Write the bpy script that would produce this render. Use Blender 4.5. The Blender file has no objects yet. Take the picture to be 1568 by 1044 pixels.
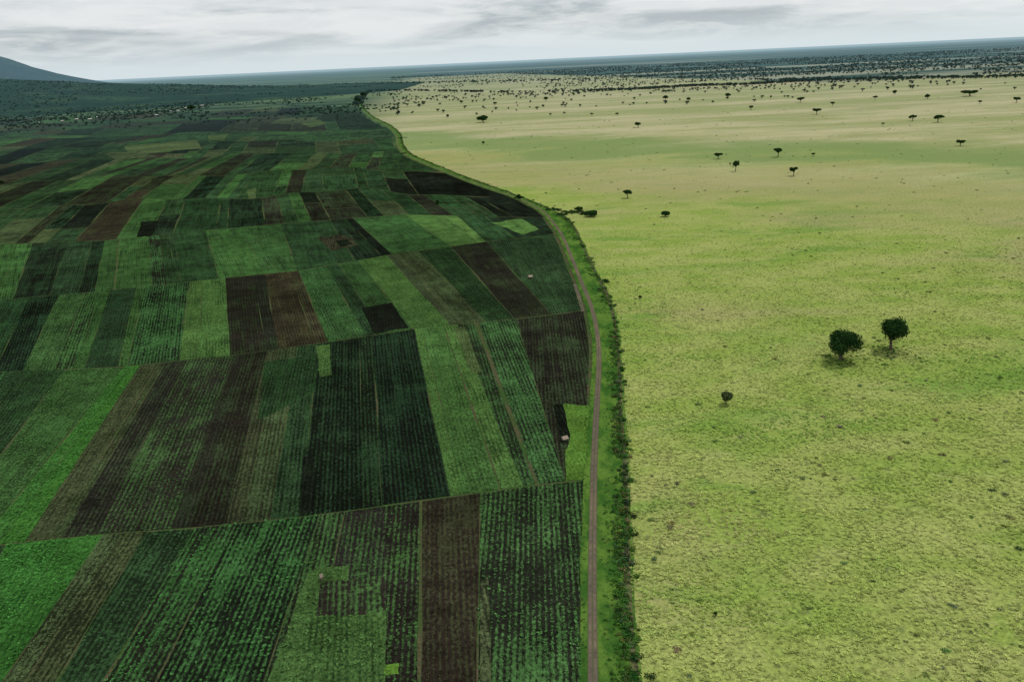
import bpy, math, random
import numpy as np
from mathutils import Matrix, Vector
random.seed(7); rng=np.random.default_rng(7)
scene=bpy.context.scene
# ------------------------------------------------------------------ camera
H=140.0; FP=1221.0; P=math.radians(19.38); ROLL=math.radians(2.7)
Fw=np.array([0,math.cos(P),-math.sin(P)]); R0=np.array([1.,0,0]); U0=np.array([0,math.sin(P),math.cos(P)])
Rt=R0*math.cos(ROLL)-U0*math.sin(ROLL); Up=U0*math.cos(ROLL)+R0*math.sin(ROLL)
cd=bpy.data.cameras.new('camera'); cam=bpy.data.objects.new('camera',cd); scene.collection.objects.link(cam)
cd.sensor_width=36; cd.lens=FP/1568*36; cd.clip_start=1; cd.clip_end=400000
m=Matrix([[Rt[0],Up[0],-Fw[0],0],[Rt[1],Up[1],-Fw[1],0],[Rt[2],Up[2],-Fw[2],H],[0,0,0,1]])
cam.matrix_world=m; scene.camera=cam
def survey(u,v):
    """map-making: aerial survey reading -> metres on the ground plane"""
    u=np.asarray(u,float); v=np.asarray(v,float)
    dx=(u-784)/FP; dy=-(v-522.5)/FP
    d=Fw+dx[...,None]*Rt+dy[...,None]*Up
    t=-H/d[...,2]
    return np.stack([t*d[...,0],t*d[...,1]],-1), t
def S(u,v): return survey(u,v)[0]
# ------------------------------------------------------------------ helpers
def nd(nt,t,ins=None,**pr):
    n=nt.nodes.new(t)
    for k,v in pr.items(): setattr(n,k,v)
    for k,v in (ins or {}).items():
        if isinstance(v,bpy.types.NodeSocket): nt.links.new(v,n.inputs[k])
        elif v is not None: n.inputs[k].default_value=v
    return n
def MA(nt,op,a,b=0.0,c=None,clamp=False):
    i={0:a,1:b}
    if c is not None: i[2]=c
    return nd(nt,'ShaderNodeMath',i,operation=op,use_clamp=clamp).outputs[0]
def MX(nt,f,a,b,bt='MIX'):
    def c(x): return x if isinstance(x,bpy.types.NodeSocket) else (tuple(x)+(1,) if len(x)==3 else x)
    return nd(nt,'ShaderNodeMix',{0:f,6:c(a),7:c(b)},data_type='RGBA',blend_type=bt).outputs[2]
def MR(nt,v,a,b,c=0.0,d=1.0):
    return nd(nt,'ShaderNodeMapRange',{0:v,1:a,2:b,3:c,4:d},interpolation_type='SMOOTHSTEP').outputs[0]
def MP(nt,vec,sc,loc=(0,0,0),rot=(0,0,0)):
    return nd(nt,'ShaderNodeMapping',{0:vec,1:loc,2:rot,3:sc}).outputs[0]
def NZ(nt,vec,s,det=3,ro=.55,dist=0.0):
    return nd(nt,'ShaderNodeTexNoise',{'Vector':vec,'Scale':s,'Detail':det,'Roughness':ro,'Distortion':dist}).outputs[0]
def SC(nt,c,f):
    return nd(nt,'ShaderNodeVectorMath',{0:c,1:nd(nt,'ShaderNodeCombineXYZ',{0:f,1:f,2:f}).outputs[0]},operation='MULTIPLY').outputs[0]
def POS(nt): return nd(nt,'ShaderNodeNewGeometry').outputs['Position']
def haze(nt,col,L=12000.,hc=(.125,.205,.235),d0=1300.):  # aerial haze painted into the base colour, growing with distance from the origin
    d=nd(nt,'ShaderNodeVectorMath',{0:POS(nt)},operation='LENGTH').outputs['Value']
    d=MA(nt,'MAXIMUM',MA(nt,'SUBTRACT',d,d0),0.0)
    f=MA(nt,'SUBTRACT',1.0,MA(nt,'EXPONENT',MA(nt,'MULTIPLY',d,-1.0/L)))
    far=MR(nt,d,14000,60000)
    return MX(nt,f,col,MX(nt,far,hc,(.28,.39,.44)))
def mat(name,fn,rough=.95):
    m=bpy.data.materials.new(name); m.use_nodes=True; nt=m.node_tree; nt.nodes.clear()
    col,bump=fn(nt)
    b=nd(nt,'ShaderNodeBsdfDiffuse',{'Color':col if isinstance(col,bpy.types.NodeSocket) else tuple(col)+(1,),'Roughness':0.0})
    if bump is not None:
        bn=nd(nt,'ShaderNodeBump',{'Strength':bump[1],'Distance':bump[2],'Height':bump[0]})
        nt.links.new(bn.outputs[0],b.inputs['Normal'])
    o=nd(nt,'ShaderNodeOutputMaterial',{0:b.outputs[0]}); return m
def mesh_obj(name,verts,faces,mats=(),fm=None,link=True,smooth=False):
    me=bpy.data.meshes.new(name); me.from_pydata([tuple(map(float,v)) for v in verts],[],faces)
    for k in mats: me.materials.append(k)
    if fm is not None: me.polygons.foreach_set('material_index',fm)
    if smooth: me.polygons.foreach_set('use_smooth',[True]*len(me.polygons))
    me.update(); ob=bpy.data.objects.new(name,me)
    if link: scene.collection.objects.link(ob)
    return ob
def vn(x,y,seed=0):
    x=np.asarray(x,float); y=np.asarray(y,float)
    xi=np.floor(x); yi=np.floor(y); fx=x-xi; fy=y-yi; fx=fx*fx*(3-2*fx); fy=fy*fy*(3-2*fy)
    def h(a,b): 
        q=np.sin(a*127.1+b*311.7+seed*74.7)*43758.5453; return q-np.floor(q)
    return (h(xi,yi)*(1-fx)+h(xi+1,yi)*fx)*(1-fy)+(h(xi,yi+1)*(1-fx)+h(xi+1,yi+1)*fx)*fy
def fbm(x,y,seed=0,o=3):
    s=0;a=1;t=0
    for i in range(o): s=s+a*vn(x*2**i,y*2**i,seed+i); t+=a; a*=.5
    return s/t
def pip(pts,poly):
    x,y=pts[:,0],pts[:,1]; ins=np.zeros(len(pts),bool); n=len(poly)
    for i in range(n):
        x1,y1=poly[i]; x2,y2=poly[(i+1)%n]
        if y1==y2: continue
        c=((y1>y)!=(y2>y))&(x<(x2-x1)*(y-y1)/(y2-y1)+x1); ins^=c
    return ins
# ------------------------------------------------------------------ materials
def grass_col(nt,k=1.0,simple=False):
    p=POS(nt); sep=nd(nt,'ShaderNodeSeparateXYZ',{0:p}); x,y=sep.outputs[0],sep.outputs[1]
    nL=NZ(nt,MP(nt,p,(.0035,.0065,0)),1,4 if not simple else 2,.6,.4 if not simple else 0)
    nG=NZ(nt,MP(nt,p,(.008,.016,0),(31,7,0)),1,4 if not simple else 2,.65,.6 if not simple else 0)
    nM=NZ(nt,MP(nt,p,(.022,.035,0)),1,4 if not simple else 1,.6)
    c=MX(nt,MR(nt,nM,.36,.64),(.21*k,.285*k,.058*k),(.285*k,.325*k,.095*k))
    c=MX(nt,MA(nt,'MULTIPLY',MR(nt,nL,.50,.66),.7),c,(.30*k,.275*k,.12*k))
    c=MX(nt,MA(nt,'MULTIPLY',MR(nt,nG,.53,.66),.75),c,(.13*k,.24*k,.04*k))
    if simple: return c,None
    nF=NZ(nt,MP(nt,p,(.6,.6,0)),1,4,.9)
    nB=NZ(nt,MP(nt,p,(.05,.09,0),(3,1,0)),1,5,.85)
    nP=NZ(nt,MP(nt,p,(.16,.16,0),(8,3,0)),1,2,.6)
    c=MX(nt,MA(nt,'MULTIPLY',MR(nt,nB,.54,.72),.5),c,(.16,.20,.065))
    c=MX(nt,MA(nt,'MULTIPLY',MR(nt,nB,.46,.32),.4),c,(.37,.355,.17))
    c=MX(nt,MA(nt,'MULTIPLY',MR(nt,nP,.62,.70),.6),c,(.10,.13,.05))
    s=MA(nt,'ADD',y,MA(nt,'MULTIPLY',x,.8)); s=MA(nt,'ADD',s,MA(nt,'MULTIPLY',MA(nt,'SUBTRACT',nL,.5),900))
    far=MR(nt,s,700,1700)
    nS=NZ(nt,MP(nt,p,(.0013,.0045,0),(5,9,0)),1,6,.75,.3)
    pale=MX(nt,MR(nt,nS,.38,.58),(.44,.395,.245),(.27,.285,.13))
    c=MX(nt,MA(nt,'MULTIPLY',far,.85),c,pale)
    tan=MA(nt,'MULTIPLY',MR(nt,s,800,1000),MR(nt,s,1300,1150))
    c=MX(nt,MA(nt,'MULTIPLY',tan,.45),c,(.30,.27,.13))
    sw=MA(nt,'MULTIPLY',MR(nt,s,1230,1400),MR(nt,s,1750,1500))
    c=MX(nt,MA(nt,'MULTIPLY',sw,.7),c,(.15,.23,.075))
    nW=NZ(nt,MP(nt,p,(.0004,.0016,0)),1,5,.6,.5)
    thr=MA(nt,'MAXIMUM',3300,MA(nt,'SUBTRACT',9500,MA(nt,'MULTIPLY',x,4.8)))
    thr=MA(nt,'MINIMUM',thr,9500)
    q=MA(nt,'ADD',MA(nt,'SUBTRACT',y,thr),MA(nt,'MULTIPLY',MA(nt,'SUBTRACT',nW,.5),1800))
    w=MR(nt,q,-300,500)
    nV=NZ(nt,MP(nt,p,(.00008,.0004,0),(2,3,0)),1,5,.6,.3)
    wood=MX(nt,MA(nt,'MULTIPLY',MR(nt,nV,.53,.58),.75),(.02,.05,.032),(.36,.36,.25))
    c=MX(nt,w,c,wood)
    wx=MA(nt,'MULTIPLY',MR(nt,MA(nt,'ADD',x,MA(nt,'MULTIPLY',y,.09)),0,-350),MR(nt,y,1500,2300))
    wc=MX(nt,MR(nt,nW,.42,.58),(.025,.06,.028),(.10,.15,.055))
    c=MX(nt,wx,c,wc)
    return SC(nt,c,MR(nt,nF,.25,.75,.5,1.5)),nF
def f_ground(nt):
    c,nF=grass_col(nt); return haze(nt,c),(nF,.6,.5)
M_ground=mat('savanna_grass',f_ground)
def f_tuft(nt):
    c=grass_col(nt,1.0,True)[0]; r=nd(nt,'ShaderNodeObjectInfo').outputs['Random']
    return SC(nt,c,MR(nt,r,0,1,.8,1.85)),None
M_tuft=mat('grass_tuft',f_tuft)
def f_farm(nt):
    p=POS(nt); a=NZ(nt,MP(nt,p,(.06,.06,0)),1,4); b=NZ(nt,MP(nt,p,(1,1,0)),1,3)
    c=MX(nt,MR(nt,a,.35,.65),(.04,.08,.02),(.085,.075,.04))
    c=MX(nt,MR(nt,b,.45,.7),c,(.03,.045,.018))
    L=NZ(nt,MP(nt,p,(.003,.006,0)),1,5,.6)
    y=nd(nt,'ShaderNodeSeparateXYZ',{0:p}).outputs[1]
    c2=MX(nt,MR(nt,L,.45,.6),(.018,.045,.02),(.08,.12,.045))
    c=MX(nt,MR(nt,y,1300,1900),c,c2)
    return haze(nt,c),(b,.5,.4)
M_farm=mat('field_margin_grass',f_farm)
ROW=1.6
def f_field(nt):
    pc=nd(nt,'ShaderNodeAttribute',attribute_name='plantc').outputs['Color']
    sc=nd(nt,'ShaderNodeAttribute',attribute_name='soilc').outputs['Color']
    cv=nd(nt,'ShaderNodeAttribute',attribute_name='cover').outputs['Fac']
    uv=nd(nt,'ShaderNodeUVMap',uv_map='rows').outputs[0]; p=POS(nt)
    u=nd(nt,'ShaderNodeSeparateXYZ',{0:uv}).outputs[0]; y=nd(nt,'ShaderNodeSeparateXYZ',{0:p}).outputs[1]
    rows=MA(nt,'COSINE',MA(nt,'MULTIPLY',u,2*math.pi/ROW))
    streak=NZ(nt,MP(nt,uv,(.42,.018,0)),1,3,.75)
    wide=NZ(nt,MP(nt,uv,(.10,.010,0)),1,2,.6)
    fine=NZ(nt,MP(nt,uv,(1.0,.6,0)),1,3,.85)
    patch=NZ(nt,MP(nt,p,(.03,.03,0)),1,5,.75,.5)
    v=MA(nt,'ADD',MA(nt,'MULTIPLY',rows,MR(nt,y,900,350,.05,.30)),MA(nt,'ADD',MA(nt,'MULTIPLY',MA(nt,'SUBTRACT',fine,.5),2.8),MA(nt,'MULTIPLY',MA(nt,'SUBTRACT',patch,.5),2.4)))
    v=MA(nt,'ADD',v,MA(nt,'MULTIPLY',MA(nt,'SUBTRACT',streak,.5),2.4))
    v=MA(nt,'ADD',v,MA(nt,'MULTIPLY',MA(nt,'SUBTRACT',wide,.5),1.0))
    v=MA(nt,'ADD',v,MA(nt,'SUBTRACT',cv,.5))
    f=MR(nt,v,-.4,.45)
    c=MX(nt,f,sc,pc)
    big=NZ(nt,MP(nt,p,(.006,.009,0)),1,3,.6); med=NZ(nt,MP(nt,p,(.09,.09,0),(4,4,0)),1,3,.7)
    k=MA(nt,'MULTIPLY',MR(nt,fine,.25,.75,.5,1.5),MA(nt,'MULTIPLY',MR(nt,big,.3,.7,.72,1.28),MR(nt,med,.3,.7,.75,1.25)))
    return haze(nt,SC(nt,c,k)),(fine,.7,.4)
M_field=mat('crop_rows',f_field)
def f_crop(nt):
    c=nd(nt,'ShaderNodeAttribute',attribute_name='tint',attribute_type='INSTANCER').outputs['Color']
    r=nd(nt,'ShaderNodeNewGeometry').outputs['Random Per Island']
    return SC(nt,c,MR(nt,r,0,1,.65,1.5)),None
M_crop=mat('crop_leaf',f_crop,.7)
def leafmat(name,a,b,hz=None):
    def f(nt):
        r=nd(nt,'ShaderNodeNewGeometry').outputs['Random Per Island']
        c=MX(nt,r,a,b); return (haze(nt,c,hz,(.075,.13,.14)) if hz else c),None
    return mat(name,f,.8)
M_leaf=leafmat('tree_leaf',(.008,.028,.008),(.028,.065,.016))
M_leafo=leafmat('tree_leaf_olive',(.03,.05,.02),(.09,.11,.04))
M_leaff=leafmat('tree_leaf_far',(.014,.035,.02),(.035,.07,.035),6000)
M_bark=mat('bark',lambda nt:(MX(nt,NZ(nt,POS(nt),3),(.06,.045,.035),(.16,.13,.10)),None))
def f_road(nt):
    uv=nd(nt,'ShaderNodeUVMap',uv_map='rows').outputs[0]; u=nd(nt,'ShaderNodeSeparateXYZ',{0:uv}).outputs[0]; p=POS(nt)
    n=NZ(nt,MP(nt,p,(.5,.5,0)),1,4,.7); n2=NZ(nt,MP(nt,p,(.05,.05,0)),1,3)
    tr=MA(nt,'ABSOLUTE',MA(nt,'SUBTRACT',MA(nt,'ABSOLUTE',MA(nt,'SUBTRACT',u,.5)),.25))
    g=MR(nt,MA(nt,'ADD',tr,MA(nt,'MULTIPLY',MA(nt,'SUBTRACT',n,.5),.4)),.12,.24)
    d=MX(nt,MR(nt,n2,.4,.65),(.115,.092,.07),(.15,.115,.08))
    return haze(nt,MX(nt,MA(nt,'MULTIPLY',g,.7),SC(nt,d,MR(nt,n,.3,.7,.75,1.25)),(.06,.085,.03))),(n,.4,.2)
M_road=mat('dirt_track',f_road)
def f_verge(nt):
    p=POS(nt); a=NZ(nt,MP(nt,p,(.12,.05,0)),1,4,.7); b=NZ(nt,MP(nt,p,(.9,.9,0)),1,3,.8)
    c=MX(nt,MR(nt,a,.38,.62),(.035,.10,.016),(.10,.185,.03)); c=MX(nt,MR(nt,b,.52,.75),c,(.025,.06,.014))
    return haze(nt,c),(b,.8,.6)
M_verge=mat('verge_grass',f_verge)
M_ditch=mat('ditch_earth',lambda nt:(MX(nt,MR(nt,NZ(nt,MP(nt,POS(nt),(.4,.4,0)),1,4,.7),.4,.6),(.025,.03,.015),(.11,.12,.05)),None))
# ------------------------------------------------------------------ ground
def disc(name,rs,seg,mat_,z=0):
    vs=[(0,0,z)];fs=[]
    for r in rs:
        for i in range(seg): a=2*math.pi*i/seg; vs.append((r*math.cos(a),r*math.sin(a),z))
    for i in range(seg): fs.append((0,1+i,1+(i+1)%seg))
    for k in range(len(rs)-1):
        b=1+k*seg
        for i in range(seg): fs.append((b+i,b+seg+i,b+seg+(i+1)%seg,b+(i+1)%seg))
    return mesh_obj(name,vs,fs,[mat_])
disc('ground',[300,900,2500,6000,15000,40000,150000],64,M_ground)
road_uv=np.array([(908,1300),(908,1060),(907,900),(908,800),(910,700),(914,620),(917,560),(915,515),(906,472),(890,432),(874,392),(860,360),(842,335),(826,321),(790,303),(745,288),(700,271),(655,253),(622,238),(610,224),(606,207),(590,193),(566,180),(551,165),(549,156)],float)
ditch_uv=np.array([(1020,1300),(977,1060),(968,980),(962,900),(960,800),(957,700),(951,640),(948,560),(942,500),(931,455),(913,420),(896,385),(881,352),(866,334),(838,319),(797,302),(752,286),(707,269),(662,251),(629,236),(617,222),(613,206),(597,192),(571,179),(556,164),(553,155)],float)
def roadx(y): 
    o=np.argsort(road_uv[:,1]); return np.interp(y,road_uv[o,1],road_uv[o,0])
def smooth_line(uv,n=6):
    w=S(uv[:,0],uv[:,1]); out=[]
    for i in range(len(w)-1):
        p0=w[max(i-1,0)];p1=w[i];p2=w[i+1];p3=w[min(i+2,len(w)-1)]
        for t in np.linspace(0,1,n,endpoint=False):
            out.append(.5*((2*p1)+(-p0+p2)*t+(2*p0-5*p1+4*p2-p3)*t*t+(-p0+3*p1-3*p2+p3)*t**3))
    out.append(w[-1]); return np.array(out)
RW=smooth_line(road_uv); DW=smooth_line(ditch_uv)
def ribbon(name,c,wl,wr,z,m):
    T=np.gradient(c,axis=0); T/=np.linalg.norm(T,axis=1)[:,None]; Nn=np.stack([T[:,1],-T[:,0]],1)
    wl=np.broadcast_to(wl,len(c)); wr=np.broadcast_to(wr,len(c))
    L=c-Nn*wl[:,None]; Rr=c+Nn*wr[:,None]; n=len(c)
    ob=mesh_obj(name,[(*p,z) for p in L]+[(*p,z) for p in Rr],[(i,n+i,n+i+1,i+1) for i in range(n-1)],[m])
    uv=ob.data.uv_layers.new(name='rows')
    for lp in ob.data.loops: uv.data[lp.index].uv=(0. if lp.vertex_index<n else 1., (lp.vertex_index%n)*1.0)
    return ob
fv=[(x,y,.04) for x,y in RW]
endp=S(np.array([545.,530,470,380,250,100,-100]),np.array([156.,155,156,160,164,172,185]))
for x,y in endp: fv.append((x,y,.04))
fv+=[(-9000,float(endp[-1][1]),.04),(-9000,-200,.04),(float(RW[0][0]),-200,.04)]
mesh_obj('farmland_ground',fv,[tuple(range(len(fv)))],[M_farm])
# ------------------------------------------------------------------ crop fields
TY={'B':((.060,.122,.032),(.028,.055,.017),.75,.72),'G':((.036,.088,.025),(.016,.032,.012),.62,.8),  # plant and soil colours, darkened to carry the cloud shadow over the farmland
'F':((.038,.118,.022),(.02,.062,.014),.8,.75),
'D':((.042,.108,.032),(.013,.016,.010),.38,.8),'V':((.018,.040,.018),(.007,.009,.006),.40,.72),
'S':((.026,.040,.018),(.0145,.0135,.010),.34,.42),'R':((.040,.044,.02),(.0235,.0185,.013),.36,.4),
'E':((.044,.10,.03),(.019,.017,.013),.30,.66),
'O':((.052,.074,.030),(.023,.028,.014),.55,.6),'M':((.026,.060,.022),(.012,.021,.010),.5,.72),
'Y':((.080,.165,.025),(.06,.12,.02),1.0,.45),'K':((.010,.016,.009),(.006,.007,.005),.4,.5),
'P':((.054,.086,.028),(.034,.055,.02),.7,.5)}
def lin_ext(pts):
    a=np.array(pts,float)
    def f(x):
        x=np.asarray(x,float); y=np.interp(x,a[:,0],a[:,1])
        s0=(a[1,1]-a[0,1])/(a[1,0]-a[0,0]); return np.where(x<a[0,0],a[0,1]+s0*(x-a[0,0]),y)
    return f
LZ=lin_ext([(0,1330),(900,1240)])
LA=lin_ext([(40,830),(160,818),(300,808),(460,792),(590,775),(700,760),(800,745),(900,734)])
LB=lin_ext([(0,570),(190,562),(350,545),(500,525),(640,503),(780,490),(910,475)])
LC=lin_ext([(0,460),(150,447),(290,432),(460,415),(600,390),(750,370),(865,358)])
LD=lin_ext([(0,375),(160,369),(330,352),(500,338),(620,329),(760,333),(840,334)])
def wav(pts,a,ph):
    f=lin_ext(pts)
    return lambda x: f(x)+a*np.sin(np.asarray(x,float)*.021+ph)+a*.6*np.sin(np.asarray(x,float)*.053+ph*2)
LE=wav([(0,318),(300,305),(560,292),(800,303)],3,0)
LF=wav([(0,280),(300,268),(560,258),(690,265)],2.5,1)
LG=wav([(0,252),(300,240),(640,230)],2,2.3)
LH=wav([(0,232),(300,220),(620,212)],1.5,3.3)
LI=wav([(0,216),(300,204),(605,198)],1.2,4.1)
LJ=wav([(0,203),(300,191),(585,186)],1,5)
LK=wav([(0,192),(300,180),(560,174)],.8,.5)
LL=wav([(0,184),(300,171),(550,163)],.6,1.7)
bands=[
(LA,LZ,[(-330,-980),(-150,-600),(10,-260),(158,-205),(225,-95),(300,-10),(490,318),(590,588),(735,728),(888,888)],'GMFOMDEED',16),
(LB,LA,[(-420,-900),(-250,-600),(-90,-360),(10,-200),(100,-110),(190,-35),(215,38),(255,95),(410,347),(487,460),(570,585),(635,690),(700,802),(790,866),(905,892)],'GMGMGFOSOVVBDS',14),
(LC,LB,[(-330,-500),(-170,-280),(-60,-110),(90,35),(155,112),(220,195),(290,275),(345,352),(405,427),(457,502),(500,560),(548,632),(592,690),(640,745),(690,788),(745,845),(862,905)],'GMMGGDBSRGMBOMSM',12),
(LD,LC,[(-260,-360),(-120,-200),(-40,-60),(50,20),(105,75),(160,145),(245,255),(315,335),(360,415),(430,455),(505,545),(540,600),(620,690),(700,745),(745,790),(800,862)],'GMGVMGMGGMVGBMV',10),
]
pool='GMMVSGMOMMKMOMGVSMMMVSOR'
def autoband(t,b,x0,x1,w,skew):
    xs=[x0]
    while xs[-1]<x1-w*.6: xs.append(xs[-1]+w*random.uniform(.35,1.7))
    xs[-1]=x1; d=[]
    for x in xs:
        yt,yb=float(t(x)),float(b(x)); d.append((x,553+(x-553)*(yb-103)/(yt-103)+skew*(yb-yt)))
    ty=''.join(random.choice(pool) for _ in xs[:-1]); return (t,b,d,ty,7)
for (t,b,w,sk) in [(LE,LD,32,.9),(LF,LE,30,.3),(LG,LF,30,-.6),(LH,LG,34,.7),(LI,LH,40,-.4),(LJ,LI,46,1.0),(LK,LJ,50,-.8),(LL,LK,60,.5)]:
    bands.append(autoband(t,b,-260,float(roadx(float(t(600)))),w,sk))
over=[
([(486,868),(534,866),(536,890),(592,936),(590,1300),(318,1300),(408,1045),(470,880)],'B'),
([(490,890),(536,888),(592,880),(592,934),(560,942),(482,944)],'E'),
([(862,619),(905,622),(900,733),(866,738),(866,690),(873,668)],'Y'),
([(846,619),(861,619),(874,668),(858,678)],'K'),
([(553,472),(600,464),(626,503),(572,511)],'K'),
([(463,700),(482,694),(482,780),(458,792)],'K'),
([(736,892),(748,880),(752,1000),(752,1200),(732,1200)],'O'),
([(484,530),(505,527),(508,575),(490,578)],'B'),
([(695,503),(712,501),(738,570),(722,572)],'P'),
([(485,365),(525,360),(550,375),(510,385)],'R'),
([(513,370),(530,367),(540,374),(522,379)],'K'),
([(752,342),(800,336),(825,352),(800,360)],'B'),
([(378,292),(392,288),(392,304),(380,306)],'P'),
([(588,1018),(612,1015),(612,1033),(588,1035)],'Y'),
([(215,340),(245,338),(232,362),(210,364)],'K'),
([(460,190),(490,184),(500,190),(475,196)],'P'),([(320,208),(350,205),(345,215),(318,218)],'P'),
([(190,225),(300,215),(310,228),(200,238)],'P'),([(160,236),(215,232),(240,240),(180,246)],'O'),
([(150,636),(166,632),(150,660),(128,676)],'F'),
([(405,555),(485,545),(484,600),(395,645)],'M'),
]
crop_pts=[];crop_rot=[];crop_sc=[];crop_ti=[]
def jit(c,a=.18): k=1+random.uniform(-a,a); return tuple(v*k*(1+random.uniform(-.06,.06)) for v in c)
def add_field(poly,ty,ax,z,near,excl=(),plants=True,shrink=.55,ja=.18):
    pc,sc,cv,sz=TY[ty]; pc=jit(pc,ja);sc=jit(sc,ja); cv=cv+random.uniform(-.08,.08)
    if not near: cv=min(cv+.08,1)
    c=poly.mean(0); d=poly-c; L=np.linalg.norm(d,axis=1)[:,None]; poly=c+d*(1-np.minimum(shrink/np.maximum(L,.1),.4))
    ax=ax/np.linalg.norm(ax); ac=np.array([ax[1],-ax[0]])
    me=bpy.data.meshes.new('crop_field'); me.from_pydata([(float(x),float(y),z) for x,y in poly],[],[tuple(range(len(poly)))])
    me.materials.append(M_field)
    off=random.randint(0,300)*ROW
    uv=me.uv_layers.new(name='rows')
    for lp in me.loops:
        p=poly[lp.vertex_index]; uv.data[lp.index].uv=(float(p@ac)+off,float(p@ax)+off)
    for nm,col in (('plantc',pc),('soilc',sc)):
        a=me.attributes.new(nm,'FLOAT_COLOR','POINT')
        for i in range(len(poly)): a.data[i].color=(*col,1)
    a=me.attributes.new('cover','FLOAT','POINT')
    for i in range(len(poly)): a.data[i].value=cv
    ob=bpy.data.objects.new('crop_field',me); scene.collection.objects.link(ob)
    if me.polygons[0].normal.z<0: me.flip_normals()
    if not plants: return ob
    du=ROW; dv=.95
    a_=poly@ac; b_=poly@ax
    uu,vv=np.meshgrid(np.arange(math.ceil(a_.min()/du)*du,a_.max(),du),np.arange(b_.min(),b_.max(),dv)); uu=uu.ravel();vv=vv.ravel()
    uu=uu+rng.normal(0,.15,len(uu)); vv=vv+rng.normal(0,.3,len(vv))
    p=uu[:,None]*ac+vv[:,None]*ax
    k=pip(p,poly)&(p[:,1]>60)
    for ex in excl: k&=~pip(p,ex)
    p=p[k]
    if len(p)==0: return ob
    dens=cv*.8+.25+(fbm(p[:,0]*.07,p[:,1]*.07,int(off)%97,3)-.5)*1.6+(fbm(p[:,0]*.4,p[:,1]*.4,int(off)%89,2)-.5)*.9
    keep=rng.random(len(p))<dens; p=p[keep]; dd=dens[keep]
    n=len(p); crop_pts.append(np.column_stack([p,np.full(n,z)])); crop_rot.append(rng.random(n)*6.28)
    crop_sc.append(sz*(.4+.85*rng.random(n))*np.clip(.6+dd*.5,.5,1.1))
    t=np.ones((n,4)); t[:,:3]=np.array(pc)*1.3*(.6+1.0*rng.random(n)**1.3)[:,None]; crop_ti.append(t)
    return ob
def dens_poly(pl):
    out=[]; j=random.Random(len(pl)*31+int(pl[0][0]))
    for i in range(len(pl)):
        a=np.array(pl[i],float);b=np.array(pl[(i+1)%len(pl)],float)
        for t in (0,.25,.5,.75): out.append(a+(b-a)*t+(np.array([j.uniform(-1.5,1.5),j.uniform(-1,1)]) if t else 0))
    out=np.array(out); return S(out[:,0],out[:,1])
over_w=[dens_poly(p) for p,_ in over]
def cell(t,b,d0,d1,s0,s1):
    """plot between two dividers, from fraction s0 to s1 of the way between the two cross paths"""
    def pt(d,s):
        xt,xb=d; yt=float(t(xt)); yb=float(b(xb)); return (xt+(xb-xt)*s,yt+(yb-yt)*s)
    top=[]; bot=[]
    for q in np.linspace(0,1,5):
        d=(d0[0]+(d1[0]-d0[0])*q,d0[1]+(d1[1]-d0[1])*q); top.append(pt(d,s0)); bot.append(pt(d,s1))
    def wob(a,c):
        out=[]
        for q in (.15,.3,.45,.6,.75,.9): out.append((a[0]+(c[0]-a[0])*q+random.uniform(-.8,.8),a[1]+(c[1]-a[1])*q))
        return out
    return np.array(top+wob(top[-1],bot[-1])+bot[::-1]+wob(bot[0],top[0]))
alt={'S':'SSSE','V':'VVKV','M':'MMGV','G':'GGMD','D':'DDED','E':'EERS','O':'OOMO','B':'BBB','R':'RRS','F':'FFG'}
for bi,(t,b,dv,ty,mg) in enumerate(bands):
    for i in range(len(dv)-1):
        d0,d1=dv[i],dv[i+1]; last=i==len(dv)-2; near=bi<3
        mx=.5*(d0[0]+d1[0]);mb=.5*(d0[1]+d1[1]); ax=S(mx,float(t(mx)))-S(mb,float(b(mb)))
        z=.08+.0005*(i%5); sh=.8 if bi<4 else 1.2
        if last:
            (xt0,xb0),(xt1,xb1)=d0,d1; right=[]
            yt=float(t(min(xt1,roadx(float(t(xt1)))))); yb=float(b(xb1))
            for s in np.linspace(0,1,12):
                y=yt+(yb-yt)*s; right.append((roadx(y)-mg,y))
            top=[(x,float(t(x))) for x in np.linspace(xt0,right[0][0],5)][:-1]
            bot=[(x,float(b(x))) for x in np.linspace(right[-1][0],xb0,5)][1:]
            pl=np.array(top+right+bot); add_field(S(pl[:,0],pl[:,1]),ty[i],ax,z,near,over_w if near else (),near,sh); continue
        if bi<4:
            k=random.choice([1,2,2,3,4]) if abs(d1[1]-d0[1])>90 else random.choice([1,1,2,2,3]); cuts=[0]+sorted(random.uniform(.15,.85) for _ in range(k-1))+[1]
            for q0,q1 in zip(cuts,cuts[1:]):
                if q1-q0<.08: continue
                da=(d0[0]+(d1[0]-d0[0])*q0,d0[1]+(d1[1]-d0[1])*q0); db=(d0[0]+(d1[0]-d0[0])*q1,d0[1]+(d1[1]-d0[1])*q1)
                pl=cell(t,b,da,db,0,1); T_=random.choice(alt.get(ty[i],ty[i])) if k>1 and q0>0 else ty[i]
                add_field(S(pl[:,0],pl[:,1]),T_,ax,z,near,over_w if near else (),near,.3 if k>1 else sh,.15)
        else:
            cuts=[0,1] if random.random()<.45 else [0,random.uniform(.3,.7),1]
            for q0,q1 in zip(cuts,cuts[1:]):
                pl=cell(t,b,d0,d1,q0,q1); add_field(S(pl[:,0],pl[:,1]),ty[i] if q0==0 else random.choice(pool),ax,z,False,(),False,1.0,.25)
for oi,((p,ty),w) in enumerate(zip(over,over_w)):
    ym=np.mean([q[1] for q in p]); c=np.mean(p,0); ax=S(c[0]-(c[0]-553)*.05,c[1]-(c[1]-103)*.05)-S(c[0],c[1])
    add_field(w,ty,ax,.10+.002*oi,True,[over_w[k] for k in range(oi+1,len(over))],plants=ym>420,shrink=.2)
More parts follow.
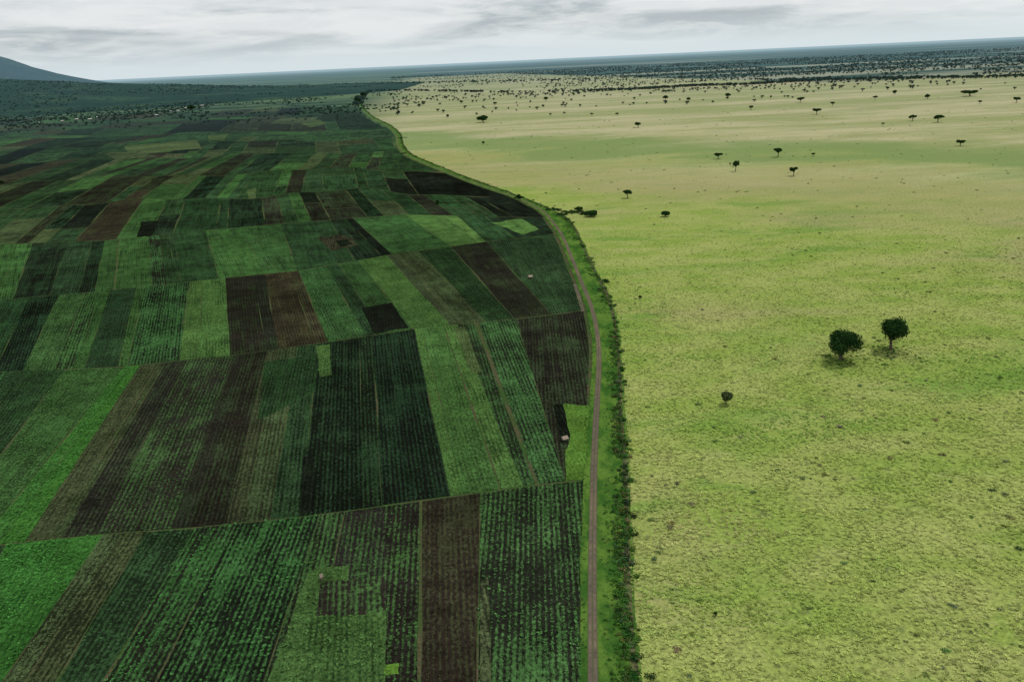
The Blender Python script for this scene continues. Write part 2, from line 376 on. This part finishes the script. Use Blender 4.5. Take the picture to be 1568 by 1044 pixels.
# ------------------------------------------------------------------ track, verge, ditch
dist=np.linalg.norm(RW,axis=1)
rwid=np.interp(dist,[0,600,1000],[1.25,1.25,1.0])
ribbon('dirt_road',RW,rwid,rwid,.24,M_road)
def resample(c,n):
    s=np.r_[0,np.cumsum(np.linalg.norm(np.diff(c,axis=0),axis=1))]; q=np.linspace(0,1,n)**1.6*s[-1]
    return np.column_stack([np.interp(q,s,c[:,0]),np.interp(q,s,c[:,1])])
A=resample(RW,160);B=resample(DW,160)
T=np.gradient(A,axis=0);T/=np.linalg.norm(T,axis=1)[:,None];Nn=np.stack([T[:,1],-T[:,0]],1)
ribbonL=A-Nn*(2.6+1.4*fbm(A[:,0]*.05,A[:,1]*.05,3)[:,None])
Bo=B+Nn*(.5+2.2*fbm(B[:,0]*.09,B[:,1]*.09,31)[:,None])
mesh_obj('grass_verge',[(*p,.17) for p in ribbonL]+[(*p,.17) for p in Bo],[(i,160+i,161+i,i+1) for i in range(159)],[M_verge])
wd=.4+1.1*fbm(B[:,0]*.06,B[:,1]*.06,11)
ribbon('drainage_ditch',B,wd,wd*.8,.20,M_ditch)
sp=S(np.array([893.,886,880]),np.array([478.,455,436]))
ribbon('dirt_track_spur',sp,1.1,1.1,.28,M_road)
# ------------------------------------------------------------------ plant prototypes
def tuft(name,n,h,w,m,seed,lean=.6,curve=True):
    r=random.Random(seed); vs=[];fs=[]
    for i in range(n):
        a=r.uniform(0,6.28); l=r.uniform(.6,1)*h; o=r.uniform(.0,.15); ln=lean*r.uniform(.5,1.3)
        dx,dy=math.cos(a),math.sin(a); px,py=-dy*w/2,dx*w/2; b=len(vs)
        x0,y0=dx*o,dy*o; x1,y1=dx*(o+ln*.5*l),dy*(o+ln*.5*l); x2,y2=dx*(o+ln*1.1*l),dy*(o+ln*1.1*l)
        vs+=[(x0-px*.5,y0-py*.5,0),(x0+px*.5,y0+py*.5,0),(x1+px,y1+py,l*.6),(x1-px,y1-py,l*.6),(x2,y2,l*.72)]
        fs+=[(b,b+1,b+2,b+3),(b+3,b+2,b+4)]
    return mesh_obj(name,vs,fs,[m],link=False)
def shrub(name,n,m,seed,flat=.7,s=.35):
    r=random.Random(seed); vs=[];fs=[]
    lob=[(r.uniform(-.5,.5),r.uniform(-.5,.5),r.uniform(.2,.6),r.uniform(.35,.6)) for _ in range(5)]
    for i in range(n):
        lx,ly,lz,lr=r.choice(lob); d=Vector((r.gauss(0,1),r.gauss(0,1),r.gauss(0,1))).normalized()
        c=Vector((lx,ly,lz*flat))+Vector((d.x,d.y,d.z*flat))*lr*r.uniform(.6,1.05)
        if c.z<.03: c.z=.03
        nr=(d+Vector((r.uniform(-.8,.8),r.uniform(-.8,.8),r.uniform(-.3,1)))).normalized()
        t=nr.orthogonal().normalized(); t=Matrix.Rotation(r.uniform(0,6.28),3,nr)@t; bt=nr.cross(t); k=s*r.uniform(.5,1.1)*.5; b=len(vs)
        vs+=[c-t*k,c-bt*k*.7,c+t*k,c+bt*k*.7]; fs.append((b,b+1,b+2,b+3))
    return mesh_obj(name,vs,fs,[m],link=False)
def instancer(name,pts,protos,rot,sc,tint=None,idx=None):
    n=len(pts); me=bpy.data.meshes.new(name); me.vertices.add(n); me.vertices.foreach_set('co',np.asarray(pts,np.float32).ravel())
    rv=np.zeros((n,3),np.float32); rv[:,2]=rot; sv=np.asarray(sc,np.float32)
    if sv.ndim==1: sv=np.repeat(sv[:,None],3,1)
    a=me.attributes.new('rotv','FLOAT_VECTOR','POINT'); a.data.foreach_set('vector',rv.ravel())
    a=me.attributes.new('scv','FLOAT_VECTOR','POINT'); a.data.foreach_set('vector',np.ascontiguousarray(sv,np.float32).ravel())
    a=me.attributes.new('pidx','INT','POINT'); a.data.foreach_set('value',(idx if idx is not None else rng.integers(0,len(protos),n)).astype(np.int32))
    if tint is not None:
        a=me.attributes.new('tint','FLOAT_COLOR','POINT'); a.data.foreach_set('color',np.asarray(tint,np.float32).ravel())
    ob=bpy.data.objects.new(name,me); scene.collection.objects.link(ob)
    col=bpy.data.collections.new(name+'_kinds')
    for p in protos: col.objects.link(p)
    ng=bpy.data.node_groups.new(name,'GeometryNodeTree')
    ng.interface.new_socket('Geometry',in_out='INPUT',socket_type='NodeSocketGeometry'); ng.interface.new_socket('Geometry',in_out='OUTPUT',socket_type='NodeSocketGeometry')
    gi=ng.nodes.new('NodeGroupInput');go=ng.nodes.new('NodeGroupOutput'); ip=ng.nodes.new('GeometryNodeInstanceOnPoints'); ci=ng.nodes.new('GeometryNodeCollectionInfo')
    ci.inputs['Collection'].default_value=col; ci.inputs['Separate Children'].default_value=True; ci.inputs['Reset Children'].default_value=True
    def na(nm,dt):
        x=ng.nodes.new('GeometryNodeInputNamedAttribute'); x.data_type=dt; x.inputs['Name'].default_value=nm
        return [o for o in x.outputs if o.enabled and o.name=='Attribute'][0]
    l=ng.links.new; l(gi.outputs[0],ip.inputs['Points']); l(ci.outputs[0],ip.inputs['Instance']); ip.inputs['Pick Instance'].default_value=True
    l(na('pidx','INT'),ip.inputs['Instance Index']); l(na('rotv','FLOAT_VECTOR'),ip.inputs['Rotation']); l(na('scv','FLOAT_VECTOR'),ip.inputs['Scale']); l(ip.outputs[0],go.inputs[0])
    md=ob.modifiers.new('scatter','NODES'); md.node_group=ng; return ob
cp=[tuft(f'crop_{i}',8,.75,.34,M_crop,i,1.0) for i in range(4)]
CP=np.concatenate(crop_pts); print('crops',len(CP))
instancer('crop_plants',CP,cp,np.concatenate(crop_rot),np.concatenate(crop_sc),np.concatenate(crop_ti))
gp=[tuft(f'grass_{i}',7,.5,.22,M_tuft,50+i,1.4) for i in range(4)]
def ditchx(pts):
    o=np.argsort(DW[:,1]); return np.interp(pts[:,1],DW[o,1],DW[o,0])
N=190000
yy=120+ (rng.random(N)**.9)*620; xx=rng.random(N)*(yy*.72+45)
q=np.column_stack([xx-5,yy]); q=q[q[:,0]>ditchx(q)+1.0]
dn=fbm(q[:,0]*.15,q[:,1]*.15,3,3)*1.8-.3; dn*=np.clip((700-q[:,1])/400,0,1); q=q[rng.random(len(q))<dn]
print('tufts',len(q))
instancer('savanna_grass_tufts',np.column_stack([q,np.zeros(len(q))]),gp,rng.random(len(q))*6.28,.4+.9*rng.random(len(q)))
sh=[shrub(f'shrub_{i}',90,M_crop,80+i) for i in range(4)]
vp=[];vs_=[];vt=[]
def put(p,s,c): vp.append((*p,.1)); vs_.append(s); vt.append((*[v*random.uniform(.7,1.4) for v in c],1))
for k in range(5200):
    i=int(158*random.random()**1.3); f=random.random()
    a=A[i]+(A[i+1]-A[i])*f;b=B[i]+(B[i+1]-B[i])*f; d=np.linalg.norm(b-a)
    lo=2.4/d; 
    if lo>.8: continue
    t=lo+(1-lo)*(random.random()**.55)
    p=a+(b-a)*t
    if fbm(p[0]*.08,p[1]*.08,9)<.43: continue
    put(p,random.uniform(.3,.75) if t<.6 else random.uniform(.5,1.4),random.choice([(.05,.12,.025),(.07,.16,.03),(.025,.06,.015),(.08,.13,.035)]))
for k in range(1400):
    i=int(158*random.random()**1.2); f=random.random(); b=B[i]+(B[i+1]-B[i])*f
    if fbm(b[0]*.05,b[1]*.05,5)<.42: continue
    put(b+rng.normal(0,1.4,2),random.uniform(.5,1.8),random.choice([(.025,.07,.015),(.04,.10,.02),(.13,.13,.06),(.02,.05,.015)]))
for k in range(1500):
    i=int(158*random.random()**1.2); f=random.random(); a=A[i]+(A[i+1]-A[i])*f; n_=Nn[i]
    put(a-n_*random.uniform(1.8,4.5),random.uniform(.2,.55),random.choice([(.05,.11,.02),(.07,.12,.03),(.03,.07,.02)]))
for (u,v,r0,nn) in [(850,322,6,30),(875,326,7,45),(897,328,6,40),(860,330,5,20),(930,432,3,10),(795,304,4,16),(614,212,6,22),(620,236,5,16)]:
    c=S(u,v)
    for k in range(nn): put(c+rng.normal(0,r0*.6,2),random.uniform(.9,2.6),random.choice([(.015,.04,.012),(.03,.07,.02),(.02,.05,.015)]))
instancer('verge_shrubs',np.array(vp),sh,rng.random(len(vp))*6.28,np.array(vs_),np.array(vt))
vp=[];vs_=[];vt=[]
for k in range(3600):
    y=140+2000*random.random()**1.5; x=random.uniform(-.3*y,.9*y+40)
    o=ditchx(np.array([[x,y]]))[0]
    if x<o+4 or fbm(x*.01,y*.01,17)<.36: continue
    put((x,y),random.choice([.4,.5,.6,.7,.9,1.4])*random.uniform(.8,1.2)*(1+y/2500),random.choice([(.10,.12,.04),(.08,.12,.035),(.15,.14,.08),(.07,.10,.04),(.035,.07,.02)]))
instancer('savanna_shrubs',np.array(vp),sh,rng.random(len(vp))*6.28,np.column_stack([vs_,vs_,np.array(vs_)*.5]),np.array(vt))
# ------------------------------------------------------------------ trees
def tree_mesh(name,w,h,kind,n,ls,leaf,seed,link=True):
    r=random.Random(seed); V=[];Fc=[];FM=[]
    def tube(p0,p1,r0,r1,s=6):
        p0=Vector(p0);p1=Vector(p1);d=(p1-p0).normalized();t=d.orthogonal().normalized();bt=d.cross(t);b=len(V)
        for (p,rr) in ((p0,r0),(p1,r1)):
            for i in range(s): a=6.283*i/s; V.append(p+(t*math.cos(a)+bt*math.sin(a))*rr)
        for i in range(s): Fc.append((b+i,b+(i+1)%s,b+s+(i+1)%s,b+s+i)); FM.append(0)
    cw=w/2; lobes=[]
    if kind=='dome':
        fz=.24*h
        for i in range(13):
            a=6.283*i/13*2.4+r.uniform(-.3,.3); rd=cw*r.uniform(.1,.72); z=h*(.34+.36*(1-(rd/cw)**2))*r.uniform(.88,1.06)
            lobes.append((Vector((rd*math.cos(a),rd*math.sin(a),z)),cw*r.uniform(.3,.42),h*r.uniform(.16,.26)))
        lobes.append((Vector((0,0,h*.58)),cw*.5,h*.36))
    else:
        fz=.38*h
        for i in range(9):
            a=6.283*i/9*2.4+r.uniform(-.4,.4); rd=cw*r.uniform(.15,.72); z=h*r.uniform(.62,.84)
            lobes.append((Vector((rd*math.cos(a),rd*math.sin(a),z)),cw*r.uniform(.28,.45),h*r.uniform(.10,.18)))
    fork=Vector((r.uniform(-.05,.05)*w,r.uniform(-.05,.05)*w,fz)); tr=.035*w+.08
    tube((0,0,-.1),fork*.5,tr*1.25,tr*.95,8); tube(fork*.5,fork,tr*.95,tr*.8,8)
    for c,a,b in lobes:
        mid=fork.lerp(c,.5)+Vector((0,0,-.04*h)); tube(fork,mid,tr*.5,tr*.3); tube(mid,c,tr*.3,tr*.1)
    wts=[a*a for _,a,_ in lobes]
    for i in range(n):
        c,a,b=r.choices(lobes,wts)[0]; d=Vector((r.gauss(0,1),r.gauss(0,1),r.gauss(0,1)+.25)).normalized(); k=r.uniform(.55,1.08)
        p=c+Vector((d.x*a,d.y*a,d.z*b))*k
        nr=(d+Vector((r.uniform(-.7,.7),r.uniform(-.7,.7),r.uniform(-.4,.9)))).normalized(); t=nr.orthogonal().normalized(); t=Matrix.Rotation(r.uniform(0,6.28),3,nr)@t; bt=nr.cross(t); s=ls*r.uniform(.5,1.2)*.5; bb=len(V)
        V.extend([p-t*s,p-bt*s*.6,p+t*s,p+bt*s*.6]); Fc.append((bb,bb+1,bb+2,bb+3)); FM.append(1)
    return mesh_obj(name,V,Fc,[M_bark,leaf],FM,link)
trees=[(1287,551,62,.84,'dome'),(1364,536,55,1.0,'dome'),(1112,619,22,1.0,'olive'),(961,304,16,.8,'u'),(1018,332,18,.5,'dome'),(1100,244,14,.65,'u'),(1126,263,13,1.3,'u'),(1191,241,16,.85,'u'),(1215,270,15,.9,'u'),(1245,240,7,.8,'u'),
(977,196,13,.6,'u'),(740,188,20,.55,'dome'),(1250,176,14,.7,'u'),(1397,186,13,.7,'u'),(1436,188,17,.65,'u'),(1470,224,13,.7,'u'),(1352,193,6,.8,'u'),(906,332,24,.4,'dome'),(886,324,16,.45,'dome'),(795,308,9,1.2,'dome'),(670,318,8,1.5,'dome'),
(1225,158,12,.7,'u'),(1150,169,8,.8,'u'),(1114,150,10,.7,'dome'),(1019,153,9,.7,'dome'),(836,155,8,.8,'dome'),(758,163,7,.9,'u'),(686,181,6,.9,'dome'),(906,178,6,.8,'u'),(945,178,6,.8,'u'),(740,222,6,.9,'dome'),(1485,148,26,.35,'u'),(1556,158,12,.7,'u'),(1275,163,8,.8,'u'),(1420,152,9,.8,'dome'),(1340,153,7,.8,'u'),(648,162,6,.9,'dome'),(1054,155,7,.8,'dome'),(1180,152,6,.8,'u'),(1500,160,7,.8,'u'),(843,178,5,.8,'u'),(624,164,6,.8,'u'),(1370,145,8,.8,'dome'),(1096,943,8,1.0,'dome'),(980,458,7,.8,'dome'),(707,160,6,.8,'u'),(864,176,5,.8,'u'),(1118,254,5,.8,'u'),
(548,158,10,.8,'dome'),(556,150,12,.7,'dome'),(293,170,11,.8,'dome'),(3,284,8,1,'dome')]
for i,(u,v,wp,ar,kd) in enumerate(trees):
    p,t=survey(u,v); w=wp*float(t)/FP; h=w*ar
    n=int(np.clip(wp*130,500,7000)); ls=w*(.055 if wp>30 else .11 if wp>11 else .17)
    kind='dome' if kd in('dome','olive') else 'u'
    nm='acacia_tree' if kind=='u' else 'fig_tree' if wp>30 else 'savanna_tree'
    ob=tree_mesh(nm,w,h,kind,n,ls,M_leafo if kd=='olive' else M_leaf,100+i); ob.location=(p[0],p[1],0); ob.rotation_euler[2]=random.uniform(0,6)
vp=[];vs_=[];vt=[]
for (u,v,r0,nn) in [(1290,554,9,90),(1366,538,8,90),(1330,540,9,60),(1405,550,4,14),(1350,558,3,8),(1262,545,3,14)]:
    c=S(u,v)
    for k in range(nn): put(c+rng.normal(0,r0*.6,2),random.uniform(.4,1.2),random.choice([(.05,.11,.02),(.07,.15,.03)]))
instancer('tree_understorey',np.array(vp),sh,rng.random(len(vp))*6.28,np.column_stack([vs_,vs_,np.array(vs_)*.5]),np.array(vt))
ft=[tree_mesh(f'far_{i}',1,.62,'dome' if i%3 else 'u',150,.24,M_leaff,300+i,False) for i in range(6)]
# ------------------------------------------------------------------ hills
def hillz(x,y):
    f=260*np.exp(-((x+5200)/2600)**2-((y-6000)/1600)**2)*(.85+.3*fbm(x*.0012,y*.0012,4,4))-8
    return f
def mtz(x,y):
    z=400*np.exp(-(x+5400)/850.); z=800*np.tanh(z/800)
    return z*np.exp(-((y-9300)/1500)**2)*(.75+.5*fbm(x*.0014,y*.0014,8,5))-20
def hf(name,x0,x1,y0,y1,nx,ny,fn,m):
    X,Y=np.meshgrid(np.linspace(x0,x1,nx),np.linspace(y0,y1,ny)); Z=fn(X,Y)
    V=np.column_stack([X.ravel(),Y.ravel(),Z.ravel()])
    return mesh_obj(name,V,[(j*nx+i,j*nx+i+1,(j+1)*nx+i+1,(j+1)*nx+i) for j in range(ny-1) for i in range(nx-1)],[m],smooth=True)
def f_hill(hc,L):
    def f(nt):
        p=POS(nt); a=NZ(nt,MP(nt,p,(.003,.003,.003)),1,6,.65); b=NZ(nt,MP(nt,p,(.02,.02,.02)),1,4,.7)
        c=MX(nt,MR(nt,a,.47,.65),(.010,.032,.018),(.045,.085,.032)); c=MX(nt,MR(nt,b,.46,.62),c,(.010,.026,.015))
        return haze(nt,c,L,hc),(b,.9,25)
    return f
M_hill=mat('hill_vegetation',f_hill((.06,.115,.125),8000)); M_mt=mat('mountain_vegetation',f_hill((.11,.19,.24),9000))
hf('foothills',-12000,-600,2600,10500,120,90,hillz,M_hill)
hf('mountain',-13000,-2500,6000,13500,130,90,mtz,M_mt)
# ------------------------------------------------------------------ distant trees
D=[];DS=[]
def dput(x,y,z,s): D.append((x,y,z)); DS.append(s)
for k in range(19000):
    y=2300+8500*random.random(); x=random.uniform(-.13*y,.85*y)
    thr=min(max(3300,9500-4.8*x),9500)
    d=fbm(x*.0022,y*.0022,21,4)
    dist_f=min(1,max(0,(y-2200)/1500))
    inw=y>thr-150
    if not inw and random.random()>max(0,(d-.46)*2.4)*dist_f+.02: continue
    if inw and d<.40: continue
    dput(x,y,0,random.uniform(7,14) if not inw else random.uniform(8,15))
def tline(pts,n,sp,s0,s1):
    w=S(np.array([p[0] for p in pts],float),np.array([p[1] for p in pts],float)); cs=np.r_[0,np.cumsum(np.linalg.norm(np.diff(w,axis=0),axis=1))]
    for k in range(n):
        q=random.random()*cs[-1]; x=np.interp(q,cs,w[:,0]);y=np.interp(q,cs,w[:,1]); dput(x+random.gauss(0,sp),y+random.gauss(0,sp),0,random.uniform(s0,s1))
tline([(548,162),(552,150),(570,140),(640,140),(700,141),(760,143),(860,142),(930,140)],260,14,10,19)
tline([(900,141),(1000,137),(1060,133),(1140,131),(1240,125)],330,16,10,20)
tline([(1240,124),(1320,122),(1420,121),(1568,118),(1750,112)],450,50,10,17)
tline([(560,130),(700,127),(850,124),(1000,119)],260,90,10,20)
tline([(0,187),(60,184),(130,182),(220,176),(300,166)],150,30,6,13)
tline([(290,160),(380,150),(450,143),(550,138)],160,90,8,16)
tline([(190,180),(214,175)],14,8,7,12)
for k in range(420):
    u=random.uniform(-150,560); v=float(LL(u))-random.uniform(-22,16); p=S(u,v)
    if fbm(p[0]*.003,p[1]*.003,2)>.5: dput(p[0],p[1],0,random.uniform(5,11))
for k in range(9000):
    y=random.uniform(2700,8500); x=random.uniform(-.75*y,-.12*y); z=float(hillz(np.array(x),np.array(y)))
    if fbm(x*.002,y*.002,6)<.46+.10*(x/y>-.35): continue
    dput(x,y,max(z,0)-1.5,random.uniform(6,13))
D=np.array(D); DS=np.array(DS)
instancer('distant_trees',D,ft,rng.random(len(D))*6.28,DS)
# ------------------------------------------------------------------ small buildings
M_tin=mat('tin_roof',lambda nt:(MX(nt,NZ(nt,POS(nt),.8),(.45,.45,.44),(.6,.6,.6)),None),.6)
M_mud=mat('mud_wall',lambda nt:(MX(nt,NZ(nt,POS(nt),2),(.20,.13,.09),(.30,.21,.15)),None))
M_thatch=mat('thatch',lambda nt:(MX(nt,NZ(nt,POS(nt),5),(.22,.18,.13),(.42,.35,.27)),None))
M_door=mat('wood_door',lambda nt:((.05,.035,.025),None))
def part(par,name,vs,fs,m):
    o=mesh_obj(name,vs,fs,[m]); o.parent=par; return o
def box(x0,x1,y0,y1,z0,z1): return [(x0,y0,z0),(x1,y0,z0),(x1,y1,z0),(x0,y1,z0),(x0,y0,z1),(x1,y0,z1),(x1,y1,z1),(x0,y1,z1)]
BF=[(0,3,2,1),(4,5,6,7),(0,1,5,4),(1,2,6,5),(2,3,7,6),(3,0,4,7)]
def house(u,v,L,W,z=0):
    p=S(u,v); E=bpy.data.objects.new('farm_house',None); scene.collection.objects.link(E); E.location=(p[0],p[1],0); E.rotation_euler[2]=random.uniform(-.5,.5)
    h=2.6; rt=h+W*.28
    vs=[(-L/2,-W/2,0),(L/2,-W/2,0),(L/2,W/2,0),(-L/2,W/2,0),(-L/2,-W/2,h),(L/2,-W/2,h),(L/2,W/2,h),(-L/2,W/2,h),(-L/2,0,rt),(L/2,0,rt)]
    part(E,'walls',vs,[(0,1,5,4),(2,3,7,6),(1,2,6,9,5),(3,0,4,8,7)],M_mud)
    o=.5; part(E,'roof',[(-L/2-o,-W/2-o,h-.1),(L/2+o,-W/2-o,h-.1),(L/2+o,0,rt+.12),(-L/2-o,0,rt+.12),(L/2+o,W/2+o,h-.1),(-L/2-o,W/2+o,h-.1)],[(0,1,2,3),(3,2,4,5)],M_tin)
    part(E,'door',box(-.5,.5,-W/2-.06,-W/2-.01,0,2.1),BF,M_door)
    for s in(-1,1): part(E,'window',box(s*L*.3-.5,s*L*.3+.5,-W/2-.05,-W/2-.01,1,1.9),BF,M_door)
for u,v in [(118,184),(128,182),(138,184),(150,181),(262,172),(273,171),(284,167),(96,187),(60,190),(240,178),(310,163)]: house(u,v,random.uniform(9,15),7)
def shelter(u,v,w):
    p=S(u,v); E=bpy.data.objects.new('field_shelter',None); scene.collection.objects.link(E); E.location=(p[0],p[1],.1); E.rotation_euler[2]=.35
    for i,(sx,sy) in enumerate([(-1,-1),(1,-1),(1,1),(-1,1)]):
        x,y=sx*w*.42,sy*w*.36; part(E,f'post_{i}',box(x-.06,x+.06,y-.06,y+.06,0,1.5),BF,M_bark)
    part(E,'thatched_roof',[(-w/2,-w/2,1.35),(w/2,-w/2,1.35),(w/2*.9,0,2.3),(-w/2*.9,0,2.3),(w/2,w/2,1.35),(-w/2,w/2,1.35)],[(0,1,2,3),(3,2,4,5),(1,4,2),(0,3,5)],M_thatch)
    part(E,'back_wall',box(-w*.4,w*.4,w*.33,w*.36,0,1.45),BF,M_thatch)
shelter(865,676,2.4); shelter(812,427,3.0); shelter(493,889,1.1)
# ------------------------------------------------------------------ light and sky
EL=math.radians(58); AZ=math.radians(50)
sd=Vector((math.sin(AZ)*math.cos(EL),math.cos(AZ)*math.cos(EL),math.sin(EL)))
sl=bpy.data.lights.new('sun','SUN'); sl.energy=2.0; sl.angle=math.radians(6); sl.color=(1,.96,.88)
so=bpy.data.objects.new('sun',sl); scene.collection.objects.link(so); so.rotation_euler=sd.to_track_quat('Z','Y').to_euler()
w=bpy.data.worlds.new('World'); scene.world=w; w.use_nodes=True; nt=w.node_tree; nt.nodes.clear()
sky=nd(nt,'ShaderNodeTexSky',sky_type='NISHITA',sun_disc=False,sun_elevation=EL,sun_rotation=AZ)
g=nd(nt,'ShaderNodeTexCoord').outputs['Generated']; z=nd(nt,'ShaderNodeSeparateXYZ',{0:g}).outputs[2]
c1=NZ(nt,MP(nt,g,(1.5,1.5,12),(3.3,1,.4)),2.4,6,.55,.5); c2=NZ(nt,MP(nt,g,(5,5,28),(1,8,2)),2.0,6,.62,.4)
cc=MX(nt,MR(nt,c1,.40,.60),(4.3,4.9,5.25),(7.5,7.8,8.0))
cc=MX(nt,MA(nt,'MULTIPLY',MR(nt,c2,.42,.60),.5),cc,(8.7,8.9,8.9))
cc=MX(nt,MR(nt,z,.045,.0),cc,(6.9,7.8,8.2))
col=MX(nt,.93,sky.outputs[0],cc)
bg=nd(nt,'ShaderNodeBackground',{0:col,1:.1}); nd(nt,'ShaderNodeOutputWorld',{0:bg.outputs[0]})
w.cycles.sampling_method='MANUAL'; w.cycles.sample_map_resolution=256
scene.view_settings.view_transform='Standard'; scene.view_settings.look='None'; scene.view_settings.exposure=0
